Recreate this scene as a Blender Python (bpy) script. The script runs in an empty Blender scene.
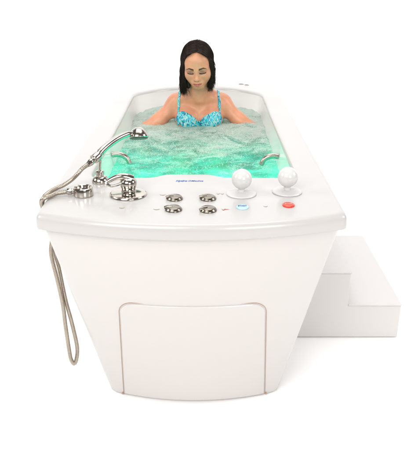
import bpy, bmesh, math, random
import numpy as np
from mathutils import Vector, Matrix, noise
random.seed(7)
rng = np.random.default_rng(7)
scene = bpy.context.scene
COL = scene.collection
R = math.radians

# ------------------------------------------------------------------ helpers
def tag(o, label=None, cat=None, group=None, kind=None):
    if label: o['label'] = label
    if cat: o['category'] = cat
    if group: o['group'] = group
    if kind: o['kind'] = kind
    return o

def empty(name, loc):
    o = bpy.data.objects.new(name, None)
    o.empty_display_size = .05
    o.location = loc
    COL.objects.link(o)
    return o

def obj(name, geo, mat, parent=None, smooth=35):
    """geo = (verts, faces) in world coordinates -> one mesh object"""
    V, F = geo
    me = bpy.data.meshes.new(name)
    me.from_pydata([tuple(map(float, v)) for v in V], [], [tuple(map(int, f)) for f in F])
    bm = bmesh.new(); bm.from_mesh(me)
    bmesh.ops.recalc_face_normals(bm, faces=bm.faces)
    bm.to_mesh(me); bm.free()
    if smooth:
        me.shade_smooth()
        if smooth < 180: me.set_sharp_from_angle(angle=R(smooth))
    o = bpy.data.objects.new(name, me)
    if mat: me.materials.append(mat)
    COL.objects.link(o)
    if parent:
        o.parent = parent
        if parent.type == 'EMPTY':
            o.matrix_parent_inverse = Matrix.Translation(-Vector(parent.location))
    return o

def merge(*gs):
    V = []; F = []
    for v, f in gs:
        b = len(V); V += [tuple(p) for p in v]; F += [tuple(i + b for i in q) for q in f]
    return V, F

def loft(rings, closed=True, cap0=False, cap1=False):
    n = len(rings[0]); V = [p for r in rings for p in r]; F = []
    for i in range(len(rings) - 1):
        for j in range(n if closed else n - 1):
            k = (j + 1) % n
            F.append((i*n + j, i*n + k, (i+1)*n + k, (i+1)*n + j))
    if cap0: F.append(tuple(range(n))[::-1])
    if cap1: F.append(tuple((len(rings)-1)*n + j for j in range(n)))
    return V, F

def frame(d):
    d = Vector(d).normalized()
    u = d.orthogonal().normalized()
    return u, d.cross(u)

def lathe(profile, base, axis=(0, 0, 1), n=40):
    """profile [(r, h)] turned round axis at base"""
    a = Vector(axis).normalized(); u, w = frame(a); b = Vector(base); rings = []
    for r, h in profile:
        r = max(r, 1e-5)
        rings.append([tuple(b + a*h + (u*math.cos(t) + w*math.sin(t))*r)
                      for t in [2*math.pi*i/n for i in range(n)]])
    return loft(rings, True, True, True)

def catmull(P, n):
    P = [Vector(p) for p in P]
    Q = [P[0]*2 - P[1]] + P + [P[-1]*2 - P[-2]]
    out = []
    for i in range(1, len(Q) - 2):
        a, b, c, d = Q[i-1:i+3]
        for k in range(n):
            t = k/n
            out.append(.5*((2*b) + (c - a)*t + (2*a - 5*b + 4*c - d)*t*t + (3*b - a - 3*c + d)*t**3))
    out.append(P[-1])
    return out

def resample(P, step):
    L = [0]
    for a, b in zip(P, P[1:]): L.append(L[-1] + (b - a).length)
    n = max(2, int(L[-1]/step)); out = []; j = 0
    for i in range(n + 1):
        s = L[-1]*i/n
        while j < len(P) - 2 and L[j+1] < s: j += 1
        t = (s - L[j])/max(1e-9, L[j+1] - L[j]); out.append(P[j].lerp(P[j+1], min(1, t)))
    return out

def tube(path, radii, n=12, caps=True, flat=None):
    P = [Vector(p) for p in path]
    if not isinstance(radii, (list, tuple)): radii = [radii]*len(P)
    T = []
    for i in range(len(P)):
        a = P[max(0, i-1)]; b = P[min(len(P)-1, i+1)]; T.append((b - a).normalized())
    u, w = frame(T[0]); rings = []
    for i in range(len(P)):
        u = (u - T[i]*u.dot(T[i])).normalized(); w = T[i].cross(u)
        rings.append([tuple(P[i] + (u*math.cos(t) + w*math.sin(t))*radii[i]) for t in [2*math.pi*k/n for k in range(n)]])
    return loft(rings, True, caps, caps)

def sphere(c, r, seg=48, rn=24, sc=(1, 1, 1)):
    pr = []
    V = []; 
    rings = []
    for i in range(rn + 1):
        a = -math.pi/2 + math.pi*i/rn
        rr = max(math.cos(a)*r, 1e-5)
        rings.append([(c[0] + sc[0]*rr*math.cos(t), c[1] + sc[1]*rr*math.sin(t), c[2] + sc[2]*r*math.sin(a))
                      for t in [2*math.pi*k/seg for k in range(seg)]])
    return loft(rings, True, True, True)

def text_geo(s, size, loc, shear=0., width=None, extrude=.0004, font_scale=1., bold=0.):
    c = bpy.data.curves.new('lettering', 'FONT'); c.body = s; c.size = size; c.shear = shear
    c.align_x = 'CENTER'; c.align_y = 'CENTER'; c.extrude = extrude; c.offset = bold; c.resolution_u = 4
    t = bpy.data.objects.new('lettering', c); COL.objects.link(t)
    bpy.context.view_layer.update()
    me = bpy.data.meshes.new_from_object(t.evaluated_get(bpy.context.evaluated_depsgraph_get()))
    V = [v.co.copy() for v in me.vertices]; F = [tuple(p.vertices) for p in me.polygons]
    xs = [v.x for v in V]; k = (width/(max(xs) - min(xs))) if width else 1
    V = [(v.x*k + loc[0], v.y*font_scale + loc[1], v.z + loc[2]) for v in V]
    bpy.data.objects.remove(t); bpy.data.curves.remove(c); bpy.data.meshes.remove(me)
    return V, F

# ------------------------------------------------------------------ materials
def new_mat(name):
    m = bpy.data.materials.new(name); m.use_nodes = True
    nt = m.node_tree; b = nt.nodes.get('Principled BSDF')
    return m, nt, b

def plain(name, col, rough=.4, metal=0., var=.03, scale=6., bump=0., bscale=60., coat=0., spec=.5):
    m, nt, b = new_mat(name)
    tc = nt.nodes.new('ShaderNodeTexCoord'); nz = nt.nodes.new('ShaderNodeTexNoise')
    nz.inputs['Scale'].default_value = scale; nz.inputs['Detail'].default_value = 5
    nt.links.new(tc.outputs['Object'], nz.inputs['Vector'])
    mx = nt.nodes.new('ShaderNodeMix'); mx.data_type = 'RGBA'
    mx.inputs['A'].default_value = (*[max(0, c*(1 - var)) for c in col], 1)
    mx.inputs['B'].default_value = (*[min(1, c*(1 + var)) for c in col], 1)
    nt.links.new(nz.outputs['Fac'], mx.inputs['Factor'])
    nt.links.new(mx.outputs['Result'], b.inputs['Base Color'])
    mr = nt.nodes.new('ShaderNodeMapRange')
    mr.inputs['To Min'].default_value = rough*.8; mr.inputs['To Max'].default_value = rough*1.2
    nt.links.new(nz.outputs['Fac'], mr.inputs['Value']); nt.links.new(mr.outputs['Result'], b.inputs['Roughness'])
    b.inputs['Metallic'].default_value = metal
    b.inputs['Coat Weight'].default_value = coat; b.inputs['Coat Roughness'].default_value = .08
    b.inputs['Specular IOR Level'].default_value = spec
    if bump:
        n2 = nt.nodes.new('ShaderNodeTexNoise'); n2.inputs['Scale'].default_value = bscale
        nt.links.new(tc.outputs['Object'], n2.inputs['Vector'])
        bp = nt.nodes.new('ShaderNodeBump'); bp.inputs['Strength'].default_value = bump; bp.inputs['Distance'].default_value = .002
        nt.links.new(n2.outputs['Fac'], bp.inputs['Height']); nt.links.new(bp.outputs['Normal'], b.inputs['Normal'])
    return m

GEL = plain('white_gelcoat', (.515, .50, .491), .30, var=.012, scale=3, coat=.25, bump=.05, bscale=9)
GEL_IN = plain('white_gelcoat_basin', (.75, .738, .722), .25, var=.012, scale=3, coat=.3)
PANEL = plain('panel_gelcoat', (.605, .580, .568), .35, var=.012, scale=3, coat=.2)
SEAL = plain('brown_rubber_seal', (.40, .26, .17), .6, var=.35, scale=25)
STEPW = plain('white_step_plastic', (.66, .64, .63), .45, var=.015, scale=5)
CHROME = plain('chrome', (.54, .50, .455), .14, metal=1, var=.04, scale=20)
CHROME_W = plain('worn_chrome', (.40, .365, .315), .26, metal=1, var=.12, scale=60)
CHROME_D = plain('dark_chrome', (.25, .225, .19), .24, metal=1, var=.25, scale=90)
HOSE = plain('braided_hose_metal', (.44, .385, .32), .32, metal=1, var=.15, scale=80)
NOZZLE = plain('dark_nozzle_plate', (.06, .055, .05), .35, var=.2, scale=40)
BALL = plain('white_knob_plastic', (.64, .63, .622), .16, var=.01, scale=8, coat=.5)
DISC = plain('frosted_flange_plastic', (.60, .592, .585), .35, var=.02, scale=12)
RED = plain('red_button_plastic', (.62, .045, .02), .28, var=.1, scale=40, coat=.3)
BLUE = plain('pale_blue_button', (.42, .66, .80), .3, var=.06, scale=40, coat=.3)
INK = plain('blue_ink', (.03, .14, .42), .5)
INK_D = plain('navy_ink', (.04, .10, .22), .5)
INK_W = plain('pale_ink', (.80, .45, .35), .5)
TAN = plain('tan_ink', (.26, .18, .07), .5, var=.1)
INK_R = plain('red_ink', (.65, .10, .06), .5)
GREY = plain('grey_fixing', (.38, .38, .37), .4)
FLOORM = plain('white_studio_sheet', (.97, .97, .97), .7, var=.004, scale=.6, spec=.2)

# ------------------------------------------------------------------ studio sheet: floor curving up into the background
prof = [(-5.0, 0)] + [(4.2, 0)] + [(4.2 + 1.6*math.sin(a), 1.6 - 1.6*math.cos(a)) for a in [R(90)*i/14 for i in range(1, 15)]] + [(5.8, 5.2)]
rings = [[(-7, y, z) for y, z in prof], [(7, y, z) for y, z in prof]]
tag(obj('floor', loft(rings, False), FLOORM, smooth=180), 'seamless pure white floor sheet under and behind the bathtub', None, kind='structure')

# ------------------------------------------------------------------ bathtub
CX = -.041
def outline(z, cx, hwf, hwb, yf, bf, yb, bb, r, dy=None, nf=80, ns=30, nb=50, nc=7):
    fr = [Vector((cx + hwf*s, yf - bf*(1 - s*s))) for s in [-1 + 2*i/400 for i in range(401)]]
    bk = [Vector((cx - hwb*s, yb + bb*(1 - abs(s)**2.3))) for s in [-1 + 2*i/400 for i in range(401)]]
    sr = [fr[-1].lerp(bk[0], i/400) for i in range(401)]
    sl = [bk[-1].lerp(fr[0], i/400) for i in range(401)]
    def trim(P):
        out = [p for p in P if (p - P[0]).length >= r and (p - P[-1]).length >= r]
        return out
    def sub(P, n): return [P[round(i*(len(P) - 1)/(n - 1))] for i in range(n)]
    E = [(sub(trim(fr), nf), fr[-1]), (sub(trim(sr), ns), sr[-1]), (sub(trim(bk), nb), bk[-1]), (sub(trim(sl), ns), sl[-1])]
    pts = []
    for i, (P, c) in enumerate(E):
        if i == 0 and dy: P = [Vector((p.x, p.y + dy(p.x))) for p in P]
        pts += P
        nx = E[(i + 1) % 4][0][0]
        if i == 3 and dy: nx = Vector((nx.x, nx.y + dy(nx.x)))
        for k in range(1, nc):
            t = k/nc; pts.append(P[-1]*(1 - t)**2 + c*2*t*(1 - t) + nx*t*t)
    return [(p.x, p.y, z) for p in pts]

YF, YB = 1.757, 3.765
def outer(z, ins, r=.016):
    return outline(z, CX, .4565 - ins, .4565 - ins, YF + ins, .088, YB - ins, .185, r)
def bump(x):
    d = abs(x - (-.060))
    if d > .135: return 0.
    t = min(1, (.135 - d)/.075); return .036*t*t*(3 - 2*t)
def inner(z, ins, r=.05, k=1.):
    return outline(z, CX, .349 - ins, .352 - ins, 2.107 + ins, .0 - .004, 3.60 - ins*1.6, .215, r, dy=lambda x: bump(x)*k)

ROOT = empty('bathtub', (CX, 2.75, 0))
tag(ROOT, 'large white hydromassage bathtub filled with turquoise bubbling water, taps on its front deck', 'bathtub')
rim_rings = [outer(.752, .03), outer(.752, .004), outer(.754, .001), outer(.758, 0), outer(.782, .001), outer(.789, .0025),
             outer(.795, .006), outer(.799, .012), outer(.800, .020), outer(.800, .024), 
             inner(.800, -.020), inner(.800, -.014), inner(.799, -.008), inner(.796, -.003), inner(.790, 0), inner(.784, .001)]
obj('rim', loft(rim_rings), GEL, ROOT, 50)
bas = [inner(.7845, .0008), inner(.765, .003), inner(.74, .007), inner(.70, .013, .06), inner(.62, .022, .08, .8), inner(.52, .034, .1, .5), inner(.44, .05, .12, .2),
       inner(.36, .075, .14, 0), inner(.315, .105, .15, 0), inner(.29, .15, .16, 0), inner(.285, .2, .1, 0)]
obj('basin', loft(bas, cap1=True), GEL_IN, ROOT, 50)
def skirt_par(z):
    t = (.757 - z)/.757
    t2 = t + .10*t*(1 - t)*0
    return dict(hw=.446 - .134*t2, yf=1.774 + .226*t2, bf=.086 - .026*t2, yb=3.75 - .22*t2, bb=.18 - .05*t2)
def skirt_ring(z, off=0, r=.035):
    p = skirt_par(max(0, z))
    return outline(z, CX, p['hw'] - off, p['hw'] - off, p['yf'] + off, p['bf'], p['yb'] - off, p['bb'], r)
sk = [skirt_ring(z) for z in [.7515, .70, .6, .5, .4, .3, .2, .1, .02, .008]] + [skirt_ring(.003, .004), skirt_ring(.003, .02)]
obj('skirt', loft(sk), PANEL, ROOT, 50)
# access panel on the front face, following the curved skirt
def front(x, z, off=0.):
    p = skirt_par(z); s = (x - CX)/p['hw']
    return Vector((x, p['yf'] - p['bf']*(1 - s*s) - off, z - off*.25))
zt, zb = .488, .012
def half(z): return .233 + (.259 - .233)*(zt - z)/(zt - zb)
def rowh(z):
    rc = .045; d = zt - z
    h = half(z)
    if d < rc: h -= rc - math.sqrt(max(0, rc*rc - (rc - d)**2))
    return h
zs = [zt - .045*(1 - math.cos(R(90)*i/10)) for i in range(11)] + [zt - .045 - (zt - .045 - zb)*i/16 for i in range(1, 17)]
NX = 40
top = [[front(CX + rowh(z)*(-1 + 2*i/NX), z, .004) for i in range(NX + 1)] for z in zs]
cent = Vector((CX, 0, (zt + zb)/2))
def shrink(P, d, off):
    out = []
    for r_ in P:
        q = []
        for p in r_:
            x = CX + (p.x - CX)*(1 - d/.24); z = cent.z + (p.z - cent.z)*(1 - d/.235)
            q.append(front(x, max(.005, z), off))
        out.append(q)
    return out
g_face = loft(shrink(top, .0055, .0045), False)
def border(P):
    return [r_[0] for r_ in P][::-1] + P[0][1:-1] + [r_[-1] for r_ in P] + P[-1][1:-1][::-1]
b0 = border(shrink(top, .0055, .0045)); b1 = border(shrink(top, .0035, .0025)); b2 = border(shrink(top, .0035, -.004))
obj('access_panel', merge(g_face, loft([b0, b1, b2])), PANEL, ROOT, 40)
AP = bpy.data.objects['access_panel']
seal_p = [front(CX - rowh(z), z, .001) for z in zs[::-1]]
nl = 6
line_l = seal_p + [front(CX - rowh(zt) + .012*i, zt, .001) for i in range(1, 4)]
line_r = [front(2*CX - p.x, p.z, .001) for p in line_l]
obj('panel_seal', tube(resample(line_l, .01), [.0009]*(len(resample(line_l, .01)) - 5) + [.0008, .0007, .0005, .0003, .0001], 8), SEAL, AP)
obj('panel_seal', tube(resample(line_r, .01), [.0009]*(len(resample(line_r, .01)) - 5) + [.0008, .0007, .0005, .0003, .0001], 8), SEAL, AP)
def catch(x):
    p = front(x, .008, .004); return sphere((p.x, p.y, p.z + .004), .0042, 16, 8)
for x_ in (CX - .262, CX + .262): obj('latch', catch(x_), SEAL, AP)

DZ = .800
# control knobs with a pointer nib
def knob(x, y, ang):
    b = Vector((x, y, DZ + .0003))
    k = obj('control_knob', lathe([(.0, 0), (.0255, 0), (.0255, .0025), (.0245, .0045), (.0230, .0055), (.0222, .0080), (.0195, .0098), (.013, .0108), (.006, .0112), (0, .0113)], b), CHROME_D, ROOT, 40)
    d = Vector((math.cos(ang), math.sin(ang), 0))
    obj('pointer', merge(tube([b + d*.004 + Vector((0, 0, .009)), b + d*.016 + Vector((0, 0, .009)), b + d*.0275 + Vector((0, 0, .0065))], [.0055, .0060, .0045], 12)), CHROME_D, k, 50)
for x, y, a in [(-.095, 1.888, R(190)), (-.094, 1.793, R(175)), (.008, 1.888, R(185)), (.008, 1.788, R(205))]:
    knob(x, y, a)
# ball handles on round flanges
for x, y in [(.113, 1.934), (.259, 1.953)]:
    h = obj('ball_handle', merge(sphere((x, y - .004, DZ + .051), .0320), lathe([(.0, .004), (.013, .004), (.0105, .012), (.0115, .03)], (x, y, DZ))), BALL, ROOT, 60)
    obj('flange', lathe([(0, .0004), (.047, .0004), (.0478, .002), (.046, .0045), (.034, .0060), (.030, .0085), (.020, .0100), (0, .0105)], (x, y, DZ), n=64), DISC, h, 40)
# oval push buttons
def oval(x, y, rx, ry, h):
    rr = []
    for k, z in [(1, .0003), (1, h*.55), (.93, h*.85), (.8, h), (.4, h*1.06), (.0001, h*1.08)]:
        rr.append([(x + rx*k*math.cos(t), y + ry*k*math.sin(t), DZ + z) for t in [2*math.pi*i/40 for i in range(40)]])
    return loft(rr, True, True, True)
pb = obj('push_button', oval(.249, 1.830, .0185, .0215, .005), RED, ROOT); tag(pb, 'red oval push button')
obj('lettering', text_geo('STOP', .010, (.249, 1.832, DZ + .0054), width=.022), INK_W, pb, 0)
pb = obj('push_button', oval(.110, 1.813, .0185, .0215, .004), BLUE, ROOT); tag(pb, 'pale blue oval push button')
obj('lettering', text_geo('START', .016, (.110, 1.8155, DZ + .0043), width=.026, bold=.0003), INK_D, pb, 0)
# printed lettering on the raised lip and small printed marks
obj('lettering', merge(text_geo('Hydro', .021, (-.0805, 2.064, DZ + .0005), shear=.3, width=.038, bold=.0006, extrude=.0002),
                       text_geo('OMedica', .019, (-.0335, 2.0635, DZ + .0005), shear=.3, width=.050, bold=.0001, extrude=.0002)), INK, ROOT, 0)
def arc_mark(x, y, w, b, th=.0016, c=TAN):
    n = 12; P = [(x + w*(-.5 + i/n), y + b*((2*i/n - 1)**2 - .5)) for i in range(n + 1)]
    V = []; F = []
    for i, (px, py) in enumerate(P):
        t = th*(.4 + .6*math.sin(math.pi*i/n))
        V += [(px, py - t, DZ + .0006), (px, py + t, DZ + .0006)]
        if i: F.append((2*i - 2, 2*i, 2*i + 1, 2*i - 1))
    return V, F
for x, y, w, b in [(-.134, 1.925, .020, .006), (-.145, 1.797, .020, .006), (-.249, 1.809, .017, .005), (.180, 1.822, .013, .006)]:
    obj('printed_mark', arc_mark(x, y, w, b), TAN, ROOT, 0)
obj('printed_mark', merge(arc_mark(.040, 1.936, .012, .009), arc_mark(.053, 1.936, .012, .009)), TAN, ROOT, 0)
pm = obj('printed_mark', arc_mark(.053, 1.797, .011, .012, .003), TAN, ROOT, 0)
obj('tip', ([(.055, 1.8005, DZ + .0009), (.055, 1.7935, DZ + .0009), (.073, 1.7965, DZ + .0009)], [(0, 1, 2)]), INK_R, pm, 0)
# grey fixings on the back rim
for x, y, w in [(.213, 3.893, .030), (.243, 3.865, .026)]:
    obj('rim_fixing', tube([(x - w/2, y, DZ + .001), (x, y - .004, DZ + .0025), (x + w/2, y - .01, DZ + .001)], [.002, .0035, .002], 10), GREY, ROOT)

# mixer tap
mx, my = -.2425, 1.926
tap = obj('mixer_tap', lathe([(0, .010), (.0240, .010), (.0228, .013), (.0215, .018), (.0220, .024), (.0245, .0285), (.0250, .0300), (.0246, .0315), (.0262, .036), (.0268, .041), (.0250, .048), (.0205, .0535), (.012, .0575), (0, .0586)], (mx + .002, my, DZ)), CHROME, ROOT, 30)
obj('escutcheon', lathe([(0, .0003), (.0575, .0003), (.0585, .002), (.0580, .0045), (.0560, .0068), (.050, .0088), (.030, .0112), (.0, .0118)], (mx, my, DZ), n=64), CHROME, tap, 30)
lev = catmull([(mx + .014, my + .004, DZ + 0.0506), (mx - .010, my - .003, DZ + 0.0609), (mx - .034, my - .008, DZ + 0.0598), (mx - .058, my - .014, DZ + 0.0494), (mx - .066, my - .018, DZ + 0.0414)], 8)
rad = [.014 - .0085*min(1, i/(len(lev) - 1)*1.15) for i in range(len(lev))]
lv = tube(lev, rad, 20)
loop = tube(catmull([(mx - .063, my - .017, DZ + 0.0414), (mx - .050, my - .018, DZ + 0.0356), (mx - .034, my - .017, DZ + 0.0379), (mx - .016, my - .014, DZ + 0.0437)], 6), .0042, 12)
obj('lever', merge(lv, loop), CHROME, tap, 60)

# hand-shower holder
hx, hy = -.349, 2.054
CR = Vector((-.357, 2.050, .884))
hol = obj('shower_holder', merge(lathe([(0, .0003), (.0270, .0003), (.0280, .003), (.0265, .010), (.0225, .017), (.0165, .021), (.0125, .022), (.0125, .025), (.0145, .027), (.0145, .037), (.0125, .039), (.0075, .041), (0, .0415)], (hx, hy, DZ)),
      tube(catmull([(hx, hy, DZ + .036), (hx + .001, hy, DZ + .055), (hx + .003, hy - .001, DZ + .074), (hx - .002, hy - .003, DZ + .080), (CR.x, CR.y, CR.z)], 6), [.0052]*25, 14)), CHROME, ROOT, 40)
HD = Vector((.060, .085, .040)).normalized()
obj('cradle', lathe([(.0125, -.012), (.0158, -.012), (.0162, -.006), (.0162, .006), (.0150, .012), (.0125, .012), (.0118, 0)], CR + Vector((0, 0, .002)), HD, 30), CHROME, hol, 40)

# hose outlet ring on the deck
rx, ry = -.382, 1.922
out_ = obj('hose_outlet', lathe([(0, .0003), (.0290, .0003), (.0305, .002), (.0310, .006), (.0305, .022), (.0290, .0265), (.0265, .0280), (.0225, .0265), (.0200, .018), (.0150, .0135), (0, .012)], (rx, ry, DZ)), CHROME, ROOT, 30)
obj('hose_nut', lathe([(0, .020), (.0075, .022), (.0085, .030), (.0085, .034), (.0105, .036), (.0105, .047), (.0092, .050), (0, .051)], (rx, ry, DZ + .0135), (-1, -.10, .03), 12), CHROME, out_, 30)

# water spouts curving out of the basin walls
def spout(x, y, z, sx, dz=0):
    p = catmull([(x, y, z), (x + sx*.025, y, z + .002), (x + sx*.045, y - .001, z - .004), (x + sx*.060, y - .002, z - .016), (x + sx*.070, y - .004, z - .036)], 8)
    n = len(p)
    obj('water_spout', tube(p, [.0118 - .0022*i/n for i in range(n)], 20), CHROME_W, ROOT, 50)
spout(-.381, 2.57, .746, 1)
spout(.299, 2.58, .736, -1)

# ------------------------------------------------------------------ hand shower with its hose
HS = empty('hand_shower', (CR.x, CR.y, DZ))
tag(HS, 'chrome hand shower resting in its deck holder, metal hose looping down the tub side', 'hand shower')
b = CR + Vector((0, 0, .002)) - HD*.022
e1 = Vector((-.250, 2.200, .927))
hpath = catmull([b, CR + Vector((0, 0, .002)), CR + HD*.045 + Vector((-.003, 0, .006)), Vector((-.300, 2.142, .923)), Vector((-.268, 2.180, .930)), e1], 8)
n = len(hpath)
hr = [.0092 + .0026*math.sin(math.pi*min(1, i/(n - 1)*1.1)) for i in range(n)]
hdl = obj('handle', tube(hpath, hr, 20), CHROME, HS, 60)
obj('grip_ring', merge(*[lathe([(.0105, -.0018), (.0124, -.0012), (.0124, .0012), (.0105, .0018)], hpath[i], hpath[i+1] - hpath[i-1], 24) for i in (11, 13)]), CHROME_W, hdl, 40)
HC = Vector((-.233, 2.214, .918)); HN = Vector((.06, -.36, -1)).normalized()
hd = obj('shower_head', lathe([(0, -.028), (.010, -.027), (.019, -.0225), (.027, -.0135), (.0325, -.004), (.0352, .003), (.0352, .007), (.0330, .009), (0, .009)], HC, HN, 48), CHROME, HS, 40)
obj('spray_face', lathe([(0, .0092), (.0318, .0092), (.0310, .0125), (.020, .0142), (0, .0145)], HC, HN, 48), NOZZLE, hd, 40)
nz = []
u, w = frame(HN)
for rr_, k in [(.008, 6), (.0155, 12), (.023, 18)]:
    for i in range(k):
        t = 2*math.pi*i/k; c_ = HC + HN*.0135 + (u*math.cos(t) + w*math.sin(t))*rr_
        nz.append(lathe([(.0013, 0), (.001, .002), (0, .0022)], c_, HN, 8))
obj('nozzles', merge(*nz), CHROME_W, hd)
nb_ = []
for i in range(10):
    t = 2*math.pi*i/10; c_ = HC - HN*.008 + (u*math.cos(t) + w*math.sin(t))*.0285
    nb_.append(sphere(c_, .0034, 10, 6))
obj('trim_ring', merge(*nb_), CHROME, hd, 60)
nut = obj('hose_nut', lathe([(0, -.004), (.0095, -.003), (.0112, .000), (.0112, .010), (.0100, .013), (.0082, .022), (0, .023)], b, -HD, 12), CHROME, HS, 30)
# hose: from handle over the rim, loop at the side, back up to the outlet ring
hose_pts = [b - HD*.018, b - HD*.042 + Vector((-.004, -.002, .000)), (-.409, 1.991, .849), (-.430, 1.990, .829), (-.455, 1.978, .8145), (-.476, 1.962, .8095), (-.491, 1.925, .808), (-.503, 1.898, .798), (-.508, 1.900, .765), (-.500, 1.92, .71), (-.498, 1.937, .65), (-.508, 1.945, .585),
            (-.497, 1.945, .50), (-.487, 1.95, .40), (-.484, 1.95, .31), (-.479, 1.948, .220), (-.4745, 1.944, .181), (-.4645, 1.943, .161), (-.4555, 1.947, .179), (-.4515, 1.955, .225), (-.464, 1.96, .32), (-.479, 1.962, .41),
            (-.491, 1.965, .52), (-.500, 1.962, .585), (-.493, 1.952, .65), (-.494, 1.935, .71), (-.508, 1.905, .765), (-.504, 1.880, .796), (-.492, 1.876, .8075), (-.478, 1.893, .8085), (-.462, 1.912, .8105), (-.434, 1.917, .8135)]
hp = resample(catmull(hose_pts, 14), .0018)
obj('hose', tube(hp, [.0066 + .0007*math.sin(i*.0018/.0055*2*math.pi) for i in range(len(hp))], 12), HOSE, HS, 180)

# ------------------------------------------------------------------ step stool beside the tub
def prism(poly, y0, y1):
    n = len(poly); V = [(x, y0, z) for x, z in poly] + [(x, y1, z) for x, z in poly]
    F = [tuple(range(n)), tuple(range(2*n - 1, n - 1, -1))] + [(i, (i + 1) % n, n + (i + 1) % n, n + i) for i in range(n)]
    return V, F
x0, x1, x2 = .345, .592, .815
ST = empty('step_stool', ((x0 + x2)/2, 2.74, 0))
tag(ST, 'low white plastic two-step stool standing at the right side of the bathtub', 'step stool')
def bevel(o, w, seg=3):
    m = o.modifiers.new('bevel', 'BEVEL'); m.width = w; m.segments = seg; m.limit_method = 'ANGLE'; m.angle_limit = R(40)
    return o
bevel(obj('body', prism([(x0, .003), (x2 - .004, .003), (x2 - .002, .153), (x1, .153), (x1, .302), (x0, .302)], 2.372, 3.102), STEPW, ST, 30), .004)
def tread(xa, xb, z): 
    return prism([(xa, z), (xb, z), (xb, z + .006), (xa, z + .006)], 2.370, 3.104)
bevel(obj('tread', tread(x1 + .0005, x2, .1535), STEPW, ST, 30), .0025)
bevel(obj('tread', tread(x0 - .002, x1 + .003, .3025), STEPW, ST, 30), .0025)

# ------------------------------------------------------------------ water
WZ = .700
ring = [Vector(p[:2]) for p in inner(WZ, .013, .06)]
def inside(x, y):
    c = False; n = len(ring); j = n - 1
    for i in range(n):
        a, b_ = ring[i], ring[j]
        if (a.y > y) != (b_.y > y) and x < (b_.x - a.x)*(y - a.y)/(b_.y - a.y) + a.x: c = not c
        j = i
    return c
def wh(x, y):
    v = Vector((x, y, 0))
    calm = min(1, max(.35, (y - 2.1)/.7))
    h = noise.fractal(v*6, 1, 2, 3)*.0095 + noise.fractal(v*16 + Vector((3, 1, 0)), 1, 2, 5)*.0060
    h += noise.fractal(v*48, .8, 2, 2)*.0022
    return h*calm
st = .0055; nx_ = int(.74/st); ny_ = int(1.76/st)
V = []; F = []; idx = {}
for j in range(ny_ + 1):
    for i in range(nx_ + 1):
        x = CX - .37 + i*st; y = 2.09 + j*st
        idx[i, j] = len(V); V.append((x, y, WZ + wh(x, y)))
keep = {}
import bisect
for j in range(ny_ + 1):
    for i in range(nx_ + 1):
        x, y = V[idx[i, j]][:2]; keep[i, j] = inside(CX + (x - CX)*.955, 2.85 + (y - 2.85)*.975)
for j in range(ny_):
    for i in range(nx_):
        q = [(i, j), (i+1, j), (i+1, j+1), (i, j+1)]
        if all(keep[k] for k in q): F.append(tuple(idx[k] for k in q))

wm = bpy.data.materials.new('aerated_water'); wm.use_nodes = True
nt = wm.node_tree; nt.nodes.clear(); N = nt.nodes.new; L = nt.links.new
def nd(t, **k):
    n_ = N(t)
    for a, b_ in k.items(): n_.inputs[a].default_value = b_
    return n_
outn = N('ShaderNodeOutputMaterial'); tc = N('ShaderNodeTexCoord')
n1 = nd('ShaderNodeTexNoise', Scale=8., Detail=11., Roughness=.66, Distortion=1.1)
n2 = nd('ShaderNodeTexNoise', Scale=210., Detail=4., Roughness=.75)
sep = N('ShaderNodeSeparateXYZ')
for n_ in (n1, n2): L(tc.outputs['Object'], n_.inputs['Vector'])
L(tc.outputs['Object'], sep.inputs[0])
# froth is thickest where the jets rise around the bather, thin in front of the deck
fr = nd('ShaderNodeMapRange'); fr.inputs['From Min'].default_value = 2.15; fr.inputs['From Max'].default_value = 3.35
fr.inputs['To Min'].default_value = -.20; fr.inputs['To Max'].default_value = .25
L(sep.outputs['Y'], fr.inputs['Value'])
a1 = N('ShaderNodeMath'); a1.operation = 'ADD'; L(n1.outputs['Fac'], a1.inputs[0]); L(fr.outputs['Result'], a1.inputs[1])
n2s = N('ShaderNodeMath'); n2s.operation = 'MULTIPLY_ADD'; L(n2.outputs['Fac'], n2s.inputs[0]); n2s.inputs[1].default_value = 1.1; n2s.inputs[2].default_value = -.53
a2 = N('ShaderNodeMath'); a2.operation = 'ADD'; L(a1.outputs[0], a2.inputs[0]); L(n2s.outputs[0], a2.inputs[1])
foam = nd('ShaderNodeMapRange'); foam.inputs['From Min'].default_value = .46; foam.inputs['From Max'].default_value = .72
L(a2.outputs[0], foam.inputs['Value'])
transp = nd('ShaderNodeBsdfTransparent', Color=(.26, .92, .80, 1))
milk_d = nd('ShaderNodeBsdfDiffuse', Color=(.10, .70, .58, 1)); milk_t = nd('ShaderNodeBsdfTranslucent', Color=(.2, .92, .78, 1))
milk = nd('ShaderNodeMixShader', Fac=.5); L(milk_d.outputs[0], milk.inputs[1]); L(milk_t.outputs[0], milk.inputs[2])
n3 = nd('ShaderNodeTexNoise', Scale=9., Detail=6., Roughness=.6, Distortion=.5); L(tc.outputs['Object'], n3.inputs['Vector'])
mk = nd('ShaderNodeMapRange'); mk.inputs['From Min'].default_value = .36; mk.inputs['From Max'].default_value = .62; mk.inputs['To Min'].default_value = .15; mk.inputs['To Max'].default_value = .70; L(n3.outputs['Fac'], mk.inputs['Value'])
body = N('ShaderNodeMixShader'); L(mk.outputs['Result'], body.inputs[0]); L(transp.outputs[0], body.inputs[1]); L(milk.outputs[0], body.inputs[2])
fo_d = nd('ShaderNodeBsdfDiffuse', Color=(.78, .86, .78, 1)); fo_t = nd('ShaderNodeBsdfTranslucent', Color=(.62, .92, .80, 1))
fo = nd('ShaderNodeMixShader', Fac=.36); L(fo_d.outputs[0], fo.inputs[1]); L(fo_t.outputs[0], fo.inputs[2])
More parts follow.
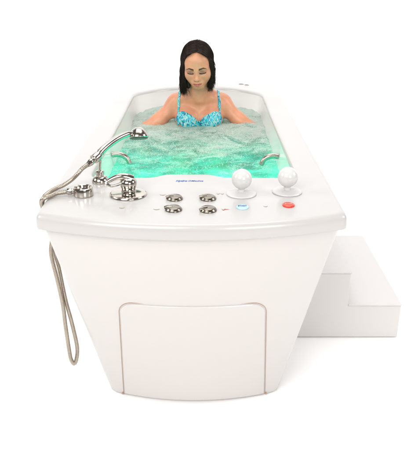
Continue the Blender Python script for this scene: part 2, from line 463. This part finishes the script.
mixf = N('ShaderNodeMixShader'); L(foam.outputs['Result'], mixf.inputs[0]); L(body.outputs[0], mixf.inputs[1]); L(fo.outputs[0], mixf.inputs[2])
bmp = nd('ShaderNodeBump', Strength=.8, Distance=.007); L(n2.outputs['Fac'], bmp.inputs['Height'])
gl = nd('ShaderNodeBsdfGlossy', Roughness=.12); L(bmp.outputs['Normal'], gl.inputs['Normal'])
for s_ in (milk_d, fo_d): L(bmp.outputs['Normal'], s_.inputs['Normal'])
frs = nd('ShaderNodeFresnel', IOR=1.33); L(bmp.outputs['Normal'], frs.inputs['Normal'])
fin = N('ShaderNodeMixShader'); L(frs.outputs[0], fin.inputs[0]); L(mixf.outputs[0], fin.inputs[1]); L(gl.outputs[0], fin.inputs[2])
L(fin.outputs[0], outn.inputs['Surface'])
tag(obj('water', (V, F), wm, smooth=180), 'churning turquoise bath water with pale froth around the bather', None, kind='structure')
# loose froth bubbles lying on the water
bub = []
for _ in range(6500):
    x = CX + random.uniform(-.33, .33); y = random.uniform(2.35, 3.72)
    if random.random() > .15 + .85*((y - 2.35)/1.0) or not inside(CX + (x - CX)*1.03, y): continue
    if noise.fractal(Vector((x*6, y*6, 5)), 1, 2, 3) < .0: continue
    r_ = random.choice([.0008, .001, .0012, .0014, .0018])
    bub.append(sphere((x, y, WZ + wh(x, y) + r_*.25), r_, 8, 5))
BUB = plain('froth_bubbles', (.55, .68, .60), .2, var=.1, scale=30)
tag(obj('foam', merge(*bub), BUB, smooth=180), 'pale froth bubbles scattered over the bath water', None, kind='stuff')

# ------------------------------------------------------------------ person (one continuous surface from a distance field)
def axis(*segs):
    out = [segs[0][0]]
    for a, b_, s_ in segs:
        n_ = max(1, round((b_ - a)/s_)); out += list(a + (b_ - a)*np.arange(1, n_ + 1)/n_)
    return np.array(out)
PX = -.033
GX = axis((-.46, -.24, .006), (-.24, PX - .10, .003), (PX - .10, PX + .08, .0019), (PX + .08, PX + .21, .003), (PX + .21, .40, .006))
GY = axis((2.30, 3.08, .012), (3.08, 3.24, .0019), (3.24, 3.42, .0032), (3.42, 3.56, .006))
GZ = axis((.25, .66, .009), (.66, .88, .003), (.88, 1.09, .0019), (1.09, 1.18, .004))
class Field:
    def __init__(s): s.D = np.full((len(GX), len(GY), len(GZ)), .5, np.float32)
    def win(s, lo, hi, pad):
        sl = []; g = []
        for A, l, h in zip((GX, GY, GZ), lo, hi):
            i = max(0, np.searchsorted(A, l - pad) - 2); j = min(len(A), np.searchsorted(A, h + pad) + 2)
            sl.append(slice(i, max(j, i + 1))); g.append(A[sl[-1]])
        return tuple(sl), np.meshgrid(*g, indexing='ij', sparse=True)
    def add(s, fn, lo, hi, k=.02, sub=False):
        sl, (X, Y, Z) = s.win(lo, hi, k + .03)
        d = fn(X, Y, Z); A = s.D[sl]
        if sub:
            d = -d; h = np.clip(.5 - .5*(A - d)/k, 0, 1) if k > 0 else (d > A)
            s.D[sl] = A*(1 - h) + d*h + k*h*(1 - h)
        else:
            h = np.clip(.5 + .5*(A - d)/k, 0, 1)
            s.D[sl] = A*(1 - h) + d*h - k*h*(1 - h)
    def cone(s, a, b_, r1, r2, k=.02, sub=False):
        a = np.array(a, float); b_ = np.array(b_, float); ba = b_ - a; l2 = ba @ ba; rm = max(r1, r2)
        def fn(X, Y, Z):
            t = np.clip(((X - a[0])*ba[0] + (Y - a[1])*ba[1] + (Z - a[2])*ba[2])/max(l2, 1e-9), 0, 1)
            return np.sqrt((X - a[0] - t*ba[0])**2 + (Y - a[1] - t*ba[1])**2 + (Z - a[2] - t*ba[2])**2) - (r1 + (r2 - r1)*t)
        s.add(fn, np.minimum(a, b_) - rm, np.maximum(a, b_) + rm, k, sub)
    def ell(s, c, r, k=.02, M=None, sub=False):
        c = np.array(c, float); r = np.array(r, float); M = np.eye(3) if M is None else np.array(M)  # rows = local axes
        def fn(X, Y, Z):
            x, y, z = X - c[0], Y - c[1], Z - c[2]
            p = [(M[i, 0]*x + M[i, 1]*y + M[i, 2]*z) for i in range(3)]
            k0 = np.sqrt(sum((p[i]/r[i])**2 for i in range(3))) + 1e-9
            k1 = np.sqrt(sum((p[i]/r[i]**2)**2 for i in range(3))) + 1e-9
            return k0*(k0 - 1)/k1
        m = r.max(); s.add(fn, c - m, c + m, k, sub)
def surface_nets(D):
    S = D < 0; nx, ny, nz = D.shape
    cnt = np.zeros((nx-1, ny-1, nz-1), np.int8)
    for a in (0, 1):
        for b_ in (0, 1):
            for c in (0, 1): cnt += S[a:nx-1+a, b_:ny-1+b_, c:nz-1+c]
    act = (cnt > 0) & (cnt < 8); I = np.argwhere(act)
    vid = np.full(act.shape, -1, np.int64); vid[act] = np.arange(len(I))
    acc = np.zeros((len(I), 3)); n_ = np.zeros(len(I))
    G = (GX, GY, GZ)
    cor = [(a, b_, c) for a in (0, 1) for b_ in (0, 1) for c in (0, 1)]
    for p in cor:
        for ax in range(3):
            if p[ax]: continue
            q = list(p); q[ax] = 1
            ip = I + np.array(p); iq = I + np.array(q)
            dp = D[ip[:, 0], ip[:, 1], ip[:, 2]]; dq = D[iq[:, 0], iq[:, 1], iq[:, 2]]
            m = (dp < 0) != (dq < 0); t = np.where(m, dp/np.where(m, dp - dq, 1), 0)
            pos = np.stack([G[i][ip[:, i]]*(1 - t) + G[i][iq[:, i]]*t for i in range(3)], 1)
            acc += pos*m[:, None]; n_ += m
    V = acc/n_[:, None]; F = []
    for ax in range(3):
        b_, c = [(1, 2), (2, 0), (0, 1)][ax]
        s0 = [slice(None)]*3; s1 = [slice(None)]*3; s0[ax] = slice(0, -1); s1[ax] = slice(1, None)
        E = np.argwhere(S[tuple(s0)] != S[tuple(s1)])
        E = E[(E[:, b_] > 0) & (E[:, c] > 0) & (E[:, b_] < D.shape[b_] - 1) & (E[:, c] < D.shape[c] - 1)]
        flip = S[E[:, 0], E[:, 1], E[:, 2]]
        def cell(db, dc):
            e = E.copy(); e[:, b_] -= db; e[:, c] -= dc; return vid[e[:, 0], e[:, 1], e[:, 2]]
        q = np.stack([cell(1, 1), cell(0, 1), cell(0, 0), cell(1, 0)], 1)
        q[~flip] = q[~flip][:, ::-1]; F.append(q)
    return V, np.concatenate(F)
def relax(V, F, it=2, lam=.5, w=None):
    n_ = len(V); e = np.concatenate([F[:, [i, (i+1) % 4]] for i in range(4)]); deg = np.bincount(e[:, 0], minlength=n_) + np.bincount(e[:, 1], minlength=n_)
    for _ in range(it):
        acc = np.zeros_like(V)
        for i in range(3):
            acc[:, i] = np.bincount(e[:, 0], V[e[:, 1], i], n_) + np.bincount(e[:, 1], V[e[:, 0], i], n_)
        V = V + lam*(acc/np.maximum(deg, 1)[:, None] - V)*(1 if w is None else w[:, None])
    return V

# head frame: looks down at the water, rolled a little
al, ro = R(17), R(4.5)
hf = np.array([-.085, -math.cos(al), -math.sin(al)]); hf /= np.linalg.norm(hf)
hr_ = np.array([math.cos(ro), 0, math.sin(ro)]); hr_ -= hf*(hr_ @ hf); hr_ /= np.linalg.norm(hr_)
hu = np.cross(hr_, hf)*1.0
if hu[2] < 0: hu = -hu
HM = np.stack([hr_, hf, hu])
EYE = np.array([-.0435, 3.170, .986])
HO = EYE - hf*.085 + hu*.025
def W(p): return HO + p[0]*hr_ + p[1]*hf + p[2]*hu
f = Field()
# torso
f.ell((PX, 3.375, .66), (.128, .088, .20), .03)
f.cone((PX - .070, 3.375, .780), (PX + .070, 3.375, .780), .056, .056, .05)
f.ell((PX, 3.36, .48), (.112, .080, .16), .05)
f.ell((PX, 3.335, .36), (.155, .105, .085), .05)
f.cone(W((0, -.015, -.06)), (PX, 3.335, .855), .046, .049, .03)
f.cone((PX, 3.335, .855), (PX, 3.36, .79), .050, .06, .04)
for s in (-1, 1):
    f.cone((PX + s*.020, 3.352, .862), (PX + s*.112, 3.375, .812), .028, .025, .035)     # trapezius
    f.cone((PX + s*.018, 3.302, .826), (PX + s*.112, 3.338, .826), .0085, .009, .022)     # collar bone
    f.cone((PX + s*.008, 3.292, .826), W((s*.050, -.015, -.075)), .009, .013, .025)      # neck tendon
    f.ell((PX + s*.120, 3.370, .789), (.045, .046, .050), .035)                           # shoulder
    el = np.array((PX + s*.318, 3.286, .655)); wr = np.array((PX + s*.275, 3.06, .655))
    f.cone((PX + s*.126, 3.368, .786), (PX + s*.208, 3.335, .710), .040, .036, .03)
    f.cone((PX + s*.208, 3.335, .710), el, .036, .031, .025)
    f.cone(el, (el*.6 + wr*.4), .032, .031, .02); f.cone((el*.6 + wr*.4), wr, .031, .021, .02)
    # hand under the water: palm, four unequal fingers, thumb
    hd_ = (wr - el)/np.linalg.norm(wr - el); pc = wr + hd_*.05
    f.cone(wr, pc, .022, .026, .02)
    for i, ln in enumerate((.062, .070, .066, .05)):
        a_ = pc + np.array((s*(-.027 + .018*i), 0, 0)) + hd_*.015; m_ = a_ + hd_*ln*.55; e_ = m_ + hd_*ln*.4 + np.array((0, 0, -.016))
        f.cone(a_, m_, .0095, .009, .006); f.cone(m_, e_, .009, .0075, .004)
    t0 = wr + hd_*.02 + np.array((-s*.02, 0, 0)); f.cone(t0, t0 + hd_*.035 + np.array((-s*.028, 0, .0)), .012, .0095, .01)
    # bust
    f.ell((PX + s*.060, 3.302, .722), (.060, .060, .058), .028)
    # legs stretched out under the water
    f.cone((PX + s*.085, 3.30, .365), (PX + s*.085, 2.90, .605), .078, .056, .04)
    f.cone((PX + s*.085, 2.90, .605), (PX + s*.085, 2.48, .355), .053, .034, .03)
    f.cone((PX + s*.085, 2.48, .35), (PX + s*.095, 2.42, .47), .035, .024, .03)
# head
f.ell(W((0, -.004, .010)), (.068, .080, .066), .02, HM)
f.ell(W((0, .022, -.040)), (.0575, .066, .076), .025, HM)
f.ell(W((0, .040, .006)), (.056, .046, .046), .02, HM)
for s in (-1, 1):
    f.cone(W((s*.052, .000, -.060)), W((s*.015, .063, -.107)), .018, .0150, .025)
    f.ell(W((s*.034, .053, -.054)), (.023, .024, .024), .034, HM)
    f.cone(W((s*.012, .0800, -.016)), W((s*.044, .0660, -.013)), .0105, .010, .014)
f.ell(W((0, .066, -.108)), (.019, .017, .014), .02, HM)
for s in (-1, 1):
    f.ell(W((s*.030, .097, -.030)), (.0165, .016, .0125), .012, HM, sub=True)
for s in (-1, 1):
    f.ell(W((s*.0300, .0705, -.0285)), (.0150, .0140, .0120), .004, HM)
    f.cone(W((s*.015, .0835, -.036)), W((s*.0435, .0735, -.036)), .0022, .0022, .006)
f.cone(W((0, .080, -.018)), W((0, .0985, -.056)), .0078, .0088, .014)
f.ell(W((0, .1005, -.0605)), (.0098, .0095, .0088), .008, HM)
for s in (-1, 1):
    f.ell(W((s*.0100, .0905, -.0635)), (.0070, .0085, .0068), .006, HM)
    f.ell(W((s*.0062, .0960, -.0705)), (.0036, .0045, .0026), .003, HM, sub=True)
f.ell(W((0, .078, -.086)), (.030, .017, .020), .014, HM)
for s in (-1, 1):
    f.cone(W((s*.003, .0950, -.0825)), W((s*.0225, .0830, -.0865)), .0052, .0028, .004)
    f.cone(W((0, .0945, -.0930)), W((s*.0200, .0840, -.0890)), .0064, .0030, .004)
f.cone(W((-.020, .0905, -.0878)), W((0, .1025, -.0874)), .0016, .0024, .002, True)
f.cone(W((.020, .0905, -.0878)), W((0, .1025, -.0874)), .0016, .0024, .002, True)
f.cone(W((0, .0985, -.0735)), W((0, .0985, -.0795)), .002, .002, .004, True)
Vb, Fb = surface_nets(f.D)
Vb = relax(Vb, Fb, 3, .5)
skin, nt, bs = new_mat('skin')
at = nt.nodes.new('ShaderNodeAttribute'); at.attribute_name = 'tone'
tc = nt.nodes.new('ShaderNodeTexCoord')
nz1 = nt.nodes.new('ShaderNodeTexNoise'); nz1.inputs['Scale'].default_value = 28; nz1.inputs['Detail'].default_value = 6
nt.links.new(tc.outputs['Object'], nz1.inputs['Vector'])
mr = nt.nodes.new('ShaderNodeMapRange'); mr.inputs['To Min'].default_value = .78; mr.inputs['To Max'].default_value = 1.20
nt.links.new(nz1.outputs['Fac'], mr.inputs['Value'])
mu = nt.nodes.new('ShaderNodeMix'); mu.data_type = 'RGBA'; mu.blend_type = 'MULTIPLY'; mu.inputs['Factor'].default_value = 1
nt.links.new(at.outputs['Color'], mu.inputs['A']); nt.links.new(mr.outputs['Result'], mu.inputs['B'])
nt.links.new(mu.outputs['Result'], bs.inputs['Base Color'])
nz2 = nt.nodes.new('ShaderNodeTexNoise'); nz2.inputs['Scale'].default_value = 420; nz2.inputs['Detail'].default_value = 3
nt.links.new(tc.outputs['Object'], nz2.inputs['Vector'])
bp = nt.nodes.new('ShaderNodeBump'); bp.inputs['Strength'].default_value = .22; bp.inputs['Distance'].default_value = .0012
nt.links.new(nz2.outputs['Fac'], bp.inputs['Height']); nt.links.new(bp.outputs['Normal'], bs.inputs['Normal'])
bs.inputs['Roughness'].default_value = .40; bs.inputs['Subsurface Weight'].default_value = .08
bs.inputs['Subsurface Radius'].default_value = (.010, .004, .002); bs.inputs['Subsurface Scale'].default_value = .5
PR = empty('person', (PX, 3.34, .285))
tag(PR, 'dark-haired person in a turquoise patterned bikini sitting in the bubbling water, looking down', 'person')
bo = obj('body', (Vb, Fb), skin, PR, 180)
P = (np.array(Vb) - HO) @ HM.T
base = np.tile(np.array([.62, .275, .16]), (len(Vb), 1))
def blend(mask, col):
    m = np.clip(mask, 0, 1)[:, None]; base[:] = base*(1 - m) + np.array(col)*m
front_ = P[:, 1] > .045
ax_ = np.abs(P[:, 0])
def g(r, u, sr, su): return np.exp(-(((ax_ - r)/sr)**2 + ((P[:, 2] - u)/su)**2)*1.0)*front_
blend(g(.038, -.058, .018, .014)*.25, (.60, .24, .17))
# lips
lw = np.where(P[:, 2] > -.0878, .0062*(1 - (ax_/.026)**2) + .0008, .0082*(1 - (ax_/.023)**2))
blend(((np.abs(P[:, 2] + .0878) < np.maximum(lw, 0)) & (P[:, 1] > .07) & (ax_ < .0235))*.85, (.50, .10, .09))
blend(((np.abs(P[:, 2] + .0876) < .0012) & (P[:, 1] > .07) & (ax_ < .022))*.9, (.14, .03, .03))
# brows, lashes and eye shadow
bu = -.0135 + .0045*np.clip((ax_ - .012)/.022, 0, 1) - .007*np.clip((ax_ - .034)/.016, 0, 1)
bw = .0048*np.clip(1.25 - (ax_ - .012)/.040, .25, 1)
blend(((np.abs(P[:, 2] - bu) < bw) & (ax_ > .012) & (ax_ < .049) & (P[:, 1] > .03))*.95, (.030, .014, .010))
lu = -.0335 - .0035*(1 - ((ax_ - .030)/.0165)**2)
blend(((np.abs(P[:, 2] - lu) < .0032) & (np.abs(ax_ - .030) < .0165) & (P[:, 1] > .03))*.97, (.012, .007, .006))
blend(g(.030, -.027, .017, .0085)*.85, (.20, .068, .045))
blend(((np.hypot(ax_ - .0062, P[:, 2] + .0695) < .0034) & (P[:, 1] > .085))*.7, (.16, .06, .045))
ca = bo.data.color_attributes.new('tone', 'FLOAT_COLOR', 'POINT')
buf = np.ones((len(Vb), 4), np.float32); buf[:, :3] = base
ca.data.foreach_set('color', buf.ravel())

# bikini top and bottom as offset skins of the body
def cup_region():
    g_ = Field()
    for s in (-1, 1):
        g_.cone((PX + s*.030, 3.235, .718), (PX + s*.088, 3.255, .742), .034, .036, .012)
        g_.cone((PX + s*.085, 3.27, .740), (PX + s*.112, 3.34, .712), .026, .018, .012)
        g_.cone((PX + s*.010, 3.235, .705), (PX + s*.05, 3.235, .70), .020, .034, .012)
    g_.cone((PX - .03, 3.262, .698), (PX + .03, 3.262, .698), .026, .026, .006)
    return g_.D
cup = cup_region()
dV, dF = surface_nets(np.maximum(f.D - .0052, cup))
dV = relax(dV, dF, 2, .5)
fab, nt, bs = new_mat('printed_bikini_fabric')
tc = nt.nodes.new('ShaderNodeTexCoord'); mp = nt.nodes.new('ShaderNodeMapping'); mp.inputs['Scale'].default_value = (1.5, 1, .75)
vo = nt.nodes.new('ShaderNodeTexNoise'); vo.inputs['Scale'].default_value = 62; vo.inputs['Detail'].default_value = 1.5; vo.inputs['Distortion'].default_value = 1.6
cr = nt.nodes.new('ShaderNodeValToRGB'); cr.color_ramp.interpolation = 'CONSTANT'
E_ = cr.color_ramp.elements
E_[0].position = 0; E_[0].color = (.015, .10, .16, 1); E_[1].position = .37; E_[1].color = (.01, .32, .48, 1)
for p_, c_ in [(.46, (.02, .50, .58, 1)), (.55, (.62, .58, .40, 1)), (.595, (.02, .46, .55, 1)), (.655, (.70, .72, .66, 1)), (.70, (.05, .16, .16, 1))]:
    e = E_.new(p_); e.color = c_
nt.links.new(tc.outputs['Object'], mp.inputs[0]); nt.links.new(mp.outputs[0], vo.inputs['Vector']); nt.links.new(vo.outputs['Fac'], cr.inputs['Fac'])
nt.links.new(cr.outputs['Color'], bs.inputs['Base Color']); bs.inputs['Roughness'].default_value = .45
top_ = obj('bikini_top', (dV, dF), fab, PR, 180)
for s in (-1, 1):
    g_ = Field()
    pts = [(PX + s*.108, 3.262, .750), (PX + s*.106, 3.285, .795), (PX + s*.102, 3.325, .832), (PX + s*.099, 3.37, .845), (PX + s*.095, 3.42, .835), (PX + s*.08, 3.46, .78)]
    for a_, b_ in zip(pts, pts[1:]): g_.cone(a_, b_, .0062 if s else 0, .0062, .003)
    # widen the region in depth so the strap lies on the skin
    D_ = np.full_like(f.D, .5); 
    g2 = Field()
    for a_, b_ in zip(pts, pts[1:]):
        ba = np.array(b_) - np.array(a_)
        def fn(X, Y, Z, a_=a_, ba=ba):
            # distance in x to the strap line, limited to its y/z span
            t = np.clip(((Y - a_[1])*ba[1] + (Z - a_[2])*ba[2])/(ba[1]**2 + ba[2]**2), 0, 1)
            off = np.sqrt((Y - a_[1] - t*ba[1])**2 + (Z - a_[2] - t*ba[2])**2) - .05
            return np.maximum(np.abs(X - a_[0] - t*ba[0]) - .0044, off) + 0*Z
        lo = np.minimum(a_, b_) - .05; hi = np.maximum(a_, b_) + .05
        g2.add(fn, lo, hi, .0005)
    sV, sF = surface_nets(np.maximum(np.maximum(f.D - .0040, -(f.D + .006)), g2.D))
    if len(sV): obj('strap', (relax(sV, sF, 1, .4), sF), fab, top_, 180)
gb = Field(); gb.ell((PX, 3.33, .345), (.2, .16, .055), .01)
dV, dF = surface_nets(np.maximum(f.D - .005, gb.D))
obj('bikini_bottom', (relax(dV, dF, 1), dF), fab, PR, 180)

# hair: a scalp-hugging mass plus many separate locks
h = Field()
h.ell(W((-.003, -.008, .013)), (.0705, .082, .0680), .01, HM)
VD = np.array((0, -hf[2], -hu[2]))      # straight down, in head coordinates
def inn(s): return .004 if s < 0 else 0.          # the left side (seen from the front) falls further over the cheek
for s in (-1, 1):
    i_ = inn(s)
    h.cone(W((s*(.034 - i_), .040, .046)), W((s*(.054 - i_), .028, .008)), .009, .009, .02)
    h.cone(W((s*(.054 - i_), .030, .008)), W((s*(.058 - i_), .024, -.045)), .009, .010, .02)
    h.cone(W((s*.050 - .003, -.020, -.050)), W((s*.046 - .005, -.015, -.115)), .020, .012, .02)
    h.cone(W((s*.063 - .004, -.005, -.015)), W((s*.062 - .006, -.005, -.075)), .017, .015, .02)
    h.cone(W((s*(.060 - i_), .022, -.045)), W((s*.061 - .008, .014, -.105)), .011, .008, .015)
    h.cone(W((s*.058 - .004, -.015, -.075)), W((s*.052 - .008, -.020, -.130)), .015, .009, .015)
h.cone(W((-.054, .006, -.060)), W((-.054, .030, -.128)), .016, .012, .012)
h.cone(W((.050, .000, -.060)), W((.046, .018, -.112)), .013, .009, .012)
h.cone(W((0, -.05, -.01)), W((0, -.065, -.12)), .055, .045, .03)
h.ell(W((.0035, .112, -.052)), (.0490, .082, .0885), .008, HM, sub=True)
for s in (-1, 1): h.ell(W((.0025 + s*.018, .100, -.022)), (.0315, .075, .0535), .006, HM, sub=True)
hV, hF = surface_nets(h.D)
hV = relax(hV, hF, 2)
def rad_(p):
    # push a head-local point out to the hair surface
    c = np.array((-.003, -.008, .013)); d = np.array(p) - c; r0 = np.array((.0715, .0830, .0690))
    k = 1/np.sqrt(((d/r0)**2).sum()); return c + d*k
locks = []
part = .006
for i in range(3600):
    s = rng.choice([-1, 1]); f0 = rng.uniform(-.085, .066) if i%5 < 3 else rng.uniform(.022, .066); lift = rng.normal(.0018, .0018) + (.0025*rng.random() if i%29 == 0 else 0)
    a_ = rad_((part + .006*math.sin(f0*40) + rng.normal(0, .006), f0, .075))
    fb = f0*.60 - .006 + rng.normal(0, .004)
    b1_ = rad_((s*.040, f0*.94, .066)); b2_ = rad_((s*.070, f0*.82, .022))
    b3_ = np.array((-.0045 + s*(.0718 + rng.normal(0, .0022)), min(.032, fb + .004), -.030))
    if f0 > .035:
        q_ = min(1, (f0 - .035)/.031); r_ = rng.random()
        c1 = np.array((s*(.026 + .010*r_), .064, .056)); c2 = np.array((s*(.0555 - inn(s)), .052, .024))
        c3 = np.array((s*(.0595 - inn(s) + rng.normal(0, .002)), .040, -.026))
        b1_ = b1_*(1 - q_) + c1*q_; b2_ = b2_*(1 - q_) + c2*q_; b3_ = b3_*(1 - q_) + c3*q_; lift = abs(rng.normal(.0025, .0018))
    out_w = rng.normal(.002, .006)
    b4_ = b3_ + VD*.045 + np.array((s*(.002 + out_w*.3) - .003, -.012, 0))
    ln = rng.triangular(.062, .108, .142) + (.014 if s < 0 else -.004)
    b5_ = b3_ + VD*ln + np.array((s*(-.003 + out_w) - .010, -.026 + rng.normal(0, .006), 0))
    pts = [a_, b1_, b2_, b3_, b4_, b5_]
    if f0 < -.05: pts = [a_, rad_((s*.04, f0 - .03, .06)), rad_((s*.055, f0 - .05, .0)), np.array((s*rng.uniform(.03, .072), -.055, -.06)), np.array((s*rng.uniform(.035, .064), -.04, -.135 - .02*rng.random()))]
    P_ = []
    for q in pts:
        q = np.array(q); d = q - np.array((0, -.016, q[2]*.6)); d /= np.linalg.norm(d) + 1e-9
        P_.append(Vector(W(q + d*lift)))
    path = catmull(P_, 5); m = len(path)
    wv = rng.uniform(0, 6.28); clump = round(f0/.017)*2.3
    path = [p + Vector((math.sin(wv + j*.5)*.0012*j/m + math.sin(s*1.3 + clump + j*.46)*.0085*(j/m)**2, math.cos(wv + j*.5)*.0018*j/m + math.cos(clump + j*.46)*.005*(j/m)**2, 0)) for j, p in enumerate(path)]
    locks.append(tube(path, [.0012*(1 - .75*(j/(m - 1))**2) for j in range(m)], 4))
hm, nt, bs = new_mat('dark_brown_hair')
tc = nt.nodes.new('ShaderNodeTexCoord'); nz1 = nt.nodes.new('ShaderNodeTexNoise'); nz1.inputs['Scale'].default_value = 110; nz1.inputs['Detail'].default_value = 4
cr = nt.nodes.new('ShaderNodeValToRGB'); cr.color_ramp.elements[0].color = (.006, .004, .0035, 1); cr.color_ramp.elements[1].color = (.026, .012, .008, 1)
nt.links.new(tc.outputs['Object'], nz1.inputs['Vector']); nt.links.new(nz1.outputs['Fac'], cr.inputs['Fac']); nt.links.new(cr.outputs['Color'], bs.inputs['Base Color'])
bs.inputs['Roughness'].default_value = .36; bs.inputs['Specular IOR Level'].default_value = .20
obj('hair', merge((hV, hF), *locks), hm, PR, 180)

# ------------------------------------------------------------------ lights, world, camera
def area(name, loc, target, size, power, col=(1, 1, 1), sy=None):
    l = bpy.data.lights.new(name, 'AREA'); l.energy = power; l.color = col; l.shape = 'RECTANGLE'; l.size = size; l.size_y = sy or size
    o = bpy.data.objects.new(name, l); COL.objects.link(o); o.location = loc
    o.rotation_euler = (Vector(target) - Vector(loc)).to_track_quat('-Z', 'Y').to_euler()
    return o
area('softbox_key', (-1.5, -1.3, 3.4), (0, 2.7, .5), 2.4, 152, (1, .98, .96))
area('softbox_fill', (1.5, -1.7, 2.2), (0, 3.0, .8), 1.5, 80, (1, .98, .96))
area('softbox_top', (0, 3.3, 4.9), (0, 3.2, 0), 3.6, 74, (1, .99, .98))
area('softbox_left', (-4.6, 1.8, 3.2), (-2.2, 2.4, 0), 2.0, 105)
area('softbox_right', (4.6, 1.8, 3.2), (2.2, 2.4, 0), 2.0, 105)
area('softbox_backdrop', (0, 3.6, 5.1), (0, 5.8, 1.2), 3.0, 90)
# the bath's own colour-light under the water at the foot end
l = bpy.data.lights.new('bath_lamp', 'AREA'); l.energy = 6.8; l.color = (.10, 1, .72); l.shape = 'RECTANGLE'; l.size = .5; l.size_y = .12
o = bpy.data.objects.new('bath_lamp', l); COL.objects.link(o); o.location = (CX, 2.20, .47); o.rotation_euler = (R(86), 0, 0)
w = bpy.data.worlds.new('World'); scene.world = w; w.use_nodes = True
bg = w.node_tree.nodes['Background']; bg.inputs[0].default_value = (.85, .78, .72, 1); bg.inputs[1].default_value = .20

cam = bpy.data.cameras.new('camera'); co = bpy.data.objects.new('camera', cam); COL.objects.link(co)
co.location = (0, 0, 1.483); co.rotation_euler = (R(90 - 22.18), 0, 0)
cam.sensor_fit = 'VERTICAL'; cam.sensor_height = 24; cam.lens = 650/450*24; cam.clip_end = 200; cam.clip_start = .05
scene.camera = co
vs = scene.view_settings; vs.view_transform = 'Standard'; vs.look = 'None'; vs.exposure = -.14; vs.gamma = 1; vs.use_curve_mapping = False
